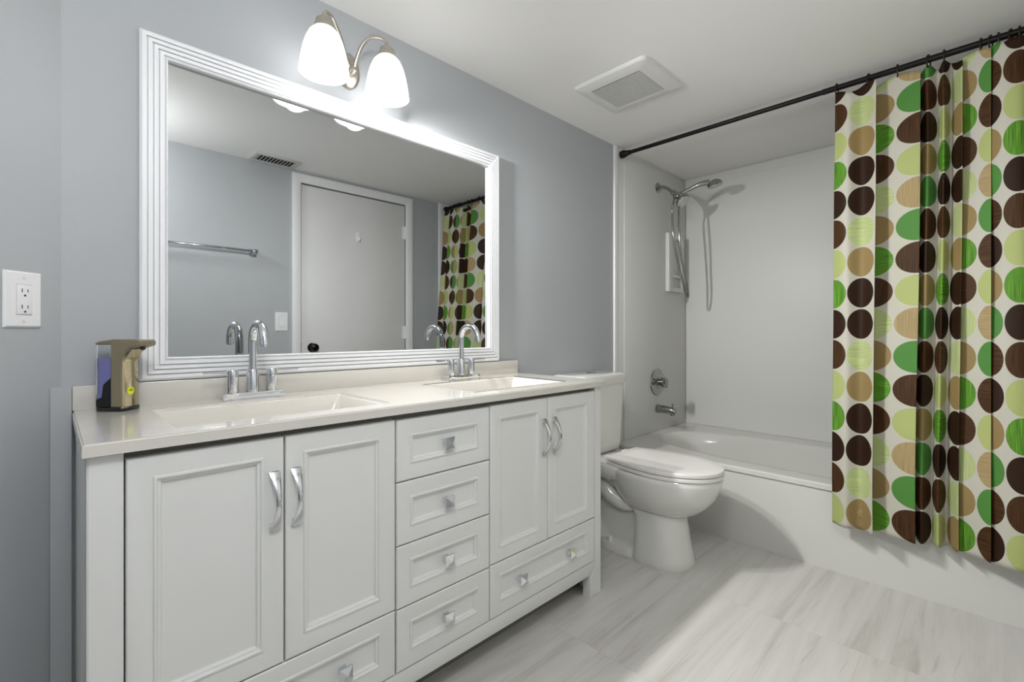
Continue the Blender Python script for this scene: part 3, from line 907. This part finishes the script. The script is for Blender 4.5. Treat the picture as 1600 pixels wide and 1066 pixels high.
# ------------------------------------------------------------------ soap dispenser
DZ0 = KZ1 + .0004
al = math.radians(-46)
sd = Thing('soap_dispenser', 'champagne sensor soap dispenser with purple soap at the counter corner', 'soap dispenser', (.117, -.076, DZ0), rotz=al, local=True)
# local x = spout direction, y = sideways
HW = .028
def dout(i, z, x0=-.040, x1=.040):                  # footprint: round back, faceted front
    pts = []
    for k in range(13):
        a = PI / 2 + PI * k / 12
        pts.append((x0 + .022 + (.022 - i) * math.cos(a), (HW - i) * math.sin(a), z))
    pts += [(x1 - .006, -HW + i, z), (x1 - i, -HW * .62 + i, z), (x1 - i, HW * .62 - i, z), (x1 - .006, HW - i, z)]
    return pts
b = nb(); loft(b, [dout(.001, 0), dout(0, .002), dout(0, .008), dout(.002, .010)])
sd.add('base', b, M['black'])
b = nb()                                            # side column with the head
prism(b, [(.008, .010), (.0345, .010), (.0345, .122), (.043, .142), (.054, .151), (.074, .1565), (.078, .160), (.078, .168), (.073, .172), (.015, .173), (-.022, .168), (-.030, .164), (-.030, .160), (.008, .160)], -HW + .0005, HW - .0005, 'XZ')
bmesh.ops.recalc_face_normals(b, faces=b.faces)
bmesh.ops.bevel(b, geom=[e for e in b.edges if abs(e.verts[0].co.y - e.verts[1].co.y) < 1e-6], offset=.0025, segments=3, affect='EDGES')
sd.add('body', b, M['champagne'])
b = nb()                                            # shiny front with the sensor
loft(b, [[(.0345, -.024, z), (.0365 + k, -.019, z), (.0375 + k, 0, z), (.0365 + k, .019, z), (.0345, .024, z)] for z, k in ((.0105, .0025), (.06, .001), (.118, .0005), (.128, .004), (.140, .011), (.1495, .020))])
sd.add('sensor_front', b, M['sensor'], label='shiny mirrored front')
b = nb()
loft(b, [dout(.003, .0112, -.038, .0073)[:13] + [(.0073, -HW + .003, .0112), (.0073, HW - .003, .0112)], dout(.003, .128, -.038, .0073)[:13] + [(.0073, -HW + .003, .128), (.0073, HW - .003, .128)]])
sd.add('soap', b, M['soap'], label='purple liquid soap')
b = nb()
R0 = lambda i, z: dout(i, z, -.040, .0078)[:13] + [(.0078, -HW + i, z), (.0078, HW - i, z)]
loft(b, [R0(.0005, .0102), R0(.0005, .159)])
sd.add('tank', b, M['clear'], label='clear tank')
b = nb(); prism(b, [(-.028, .0112), (.0072, .0112), (.0072, .080), (-.010, .064), (-.014, .034), (-.028, .028)], -HW + .0022, HW - .0022, 'XZ')
sd.add('pump_housing', b, M['black'])
b = nb(); lathe(b, [(.0055, 0), (.0055, .006), (.004, .009)], (.066, 0, .1555), (0, 0, -1), 16)
sd.add('nozzle', b, M['black'])
b = nb(); lathe(b, [(.0002, 0), (.0098, 0), (.0098, .0006), (.0002, .0006)], (.0386, -.004, .048), (1, 0, .02), 28)
st = sd.add('sticker', b, M['sticker'], label='round lime sticker with dark lettering')
b = nb()
for dy, dz, hw in ((0, .0046, .0022), (0, .0016, .0058), (0, .0002, .0050)):
    box(b, .0389, .0394, -.004 + dy - hw, -.004 + dy + hw, .048 + dz - .0005, .048 + dz + .0005)
sd.add('print', b, M['ink'], st)

# ------------------------------------------------------------------ curtain rod, rings and curtain
RX, RZ = 2.462, 2.103
cr = Thing('curtain_rod', 'black tension rod across the front of the tub under the ceiling', 'curtain rod', (RX, -.9, RZ))
b = nb(); tube(b, [(RX, -.05, RZ), (RX, -1.06, RZ)], .0112, 20)
cr.add('inner_tube', b, M['rod'])
b = nb(); tube(b, [(RX, -1.055, RZ), (RX, ROOM_Y + .05, RZ)], .0126, 20)
lathe(b, [(.0131, 0), (.0131, .006)], (RX, -1.052, RZ), (0, -1, 0), 20)
cr.add('outer_tube', b, M['rod'])
for y, s in ((-.0125, -1), (ROOM_Y + .0125, 1)):
    b = nb(); lathe(b, [(.021, 0), (.023, .004), (.022, .022), (.017, .040), (.0145, .044), (.0145, .060), (.012, .062)], (RX, y + .0005*s, RZ), (0, s, 0), 24)
    cr.add('end_cap', b, M['rod'])

# plan of the pleats: (y, x offset); arc length drives the print
plan = [(-1.100, .000, .064), (-1.150, -.034, .126), (-1.198, -.006, .190), (-1.2425, -.042, .252), (-1.2435, -.037, .258), (-1.237, .018, .316), (-1.303, .006, .384), (-1.3745, -.014, .446), (-1.3755, -.008, .452), (-1.370, .026, .486), (-1.373, .050, .514),
        (-1.400, .006, .576), (-1.4265, .054, .640), (-1.447, .004, .704), (-1.4665, .054, .768), (-1.4975, -.006, .846), (-1.4985, .000, .853), (-1.489, .056, .912), (-1.494, .022, .958), (-1.543, .004, 1.024), (-1.5745, -.014, 1.086), (-1.5755, -.009, 1.092), (-1.566, .046, 1.150), (-1.572, .004, 1.214),
        (-1.608, -.028, 1.280), (-1.652, -.036, 1.352), (-1.690, -.010, 1.420), (-1.725, -.036, 1.480), (-1.758, .006, 1.545)]
pp = [Vector((p[1], p[0], p[2])) for p in plan]
pf3 = smooth_path(pp, 10)
arc = [p.z - .064 for p in pf3]
pf = [Vector((p.x, p.y, 0)) for p in pf3]
S0 = .064
ZB, ZT = .236, 2.079
NZ = 110
me_b = nb(); uvl = me_b.loops.layers.uv.new('cloth')
ring_y = [-1.104, -1.217, -1.311, -1.406, -1.451, -1.552, -1.577, -1.597, -1.628, -1.649, -1.70, -1.745]
vs = []
nodes_s = []
for ry in ring_y:
    k = min(range(len(pf)), key=lambda i: abs(pf[i].y - ry) + .2 * abs(pf[i].x)); nodes_s.append(arc[k])
nodes_s.sort()
def dip(s):
    for a, c in zip(nodes_s[:-1], nodes_s[1:]):
        if a <= s <= c and c - a > 1e-6:
            t = (s - a) / (c - a); return min(.024, .16 * (c - a)) * math.sin(PI * t) ** 2
    return 0.0
for i, p in enumerate(pf):
    colv = []
    for k in range(NZ + 1):
        t = k / NZ
        top = ZT - dip(arc[i]) * 1.0
        z = ZB + (top - ZB) * t
        base = 2.335 + max(0.0, (z - .42)) / (2.08 - .42) * .118
        amp = 1.0 - .12 * math.sin(PI * t)
        amp *= (1.0 if z < 1.9 else 1.0 - .35 * (z - 1.9) / .18)
        wob = .006 * math.sin(arc[i] * 9 + z * 2.3) * (1 - t) + .003 * math.sin(z * 7 + arc[i] * 15)
        wy = .010 * math.sin(z * 2.1 + .6) * math.sin(arc[i] * 3.0) * (.3 + .7 * (1 - t))
        lean = -.012 * (1 - t) * (1 if i < 40 else math.exp(-(i - 40) / 60))
        colv.append(me_b.verts.new((min(base + p.x * amp + wob, 2.400 if z < .40 else 9), max(p.y + wy * (1 if arc[i] > .2 else arc[i] / .2) + lean, ROOM_Y + .016), z)))
    vs.append(colv)
UV = {}
for i in range(len(pf)):
    for k in range(NZ + 1):
        UV[vs[i][k]] = (S0 + arc[i], vs[i][k].co.z - (.299 - CELL / 2))
for i in range(len(pf) - 1):
    for k in range(NZ):
        f = me_b.faces.new((vs[i][k], vs[i + 1][k], vs[i + 1][k + 1], vs[i][k + 1]))
        for l in f.loops: l[uvl].uv = UV[l.vert]
cu = single('shower_curtain', me_b, M['curtain'], 'white shower curtain with green, brown and tan dots hanging over the tub', 'shower curtain', (2.40, -1.4, ZB), sharp=0)
for p in cu.data.polygons: p.use_smooth = True
ki = min(range(len(pf)), key=lambda i: abs(arc[i] + S0 - .200)); kz = min(range(NZ + 1), key=lambda k: abs(ZB + (ZT - ZB) * k / NZ - .300))
mp = Vector((0, 0, 0)); mp = Vector(cu.data.vertices[ki * (NZ + 1) + kz].co)
b = nb(); lathe(b, [(.001, 0), (.017, 0), (.018, .001), (.016, .003), (.006, .0035), (.005, .0045), (.001, .005)], mp + Vector((.001, 0, 0)), (-1, -.25, 0), 20)
mg = mkobj('hem_magnet', b, M['ink2'], cu); mg['label'] = 'tan round magnet in the hem'
md = cu.modifiers.new('cloth', 'SOLIDIFY'); md.thickness = .0012; md.offset = 0

ordn = ['first', 'second', 'third', 'fourth', 'fifth', 'sixth', 'seventh', 'eighth', 'ninth', 'tenth', 'eleventh', 'twelfth']
proto = None
for k, ry in enumerate(ring_y):
    if proto is None:
        b = nb(); pts = []
        for q in range(33):
            a = 2 * PI * q / 32
            rz = .0165 if math.sin(a) > 0 else .034
            pts.append((.0165 * math.cos(a), 0, rz * math.sin(a)))
        tube(b, pts, .0026, 8)
        lathe(b, [(.001, -.005), (.0045, -.003), (.0045, .003), (.001, .005)], (0, 0, .0165), (1, 0, 0), 10)
        proto = single('curtain_ring', b, M['ring'], '', 'curtain ring', (0, 0, 0), 'dark rings on the curtain rod')
        r = proto
    else:
        r = proto.copy(); COL.objects.link(r)
    r.location = (RX, ry, RZ - .001)
    r.rotation_euler = (0, 0, random.uniform(-.35, .35))
    tag(r, '%s dark curtain ring on the rod counted from the free left edge' % ordn[k], 'curtain ring', 'dark rings on the curtain rod')
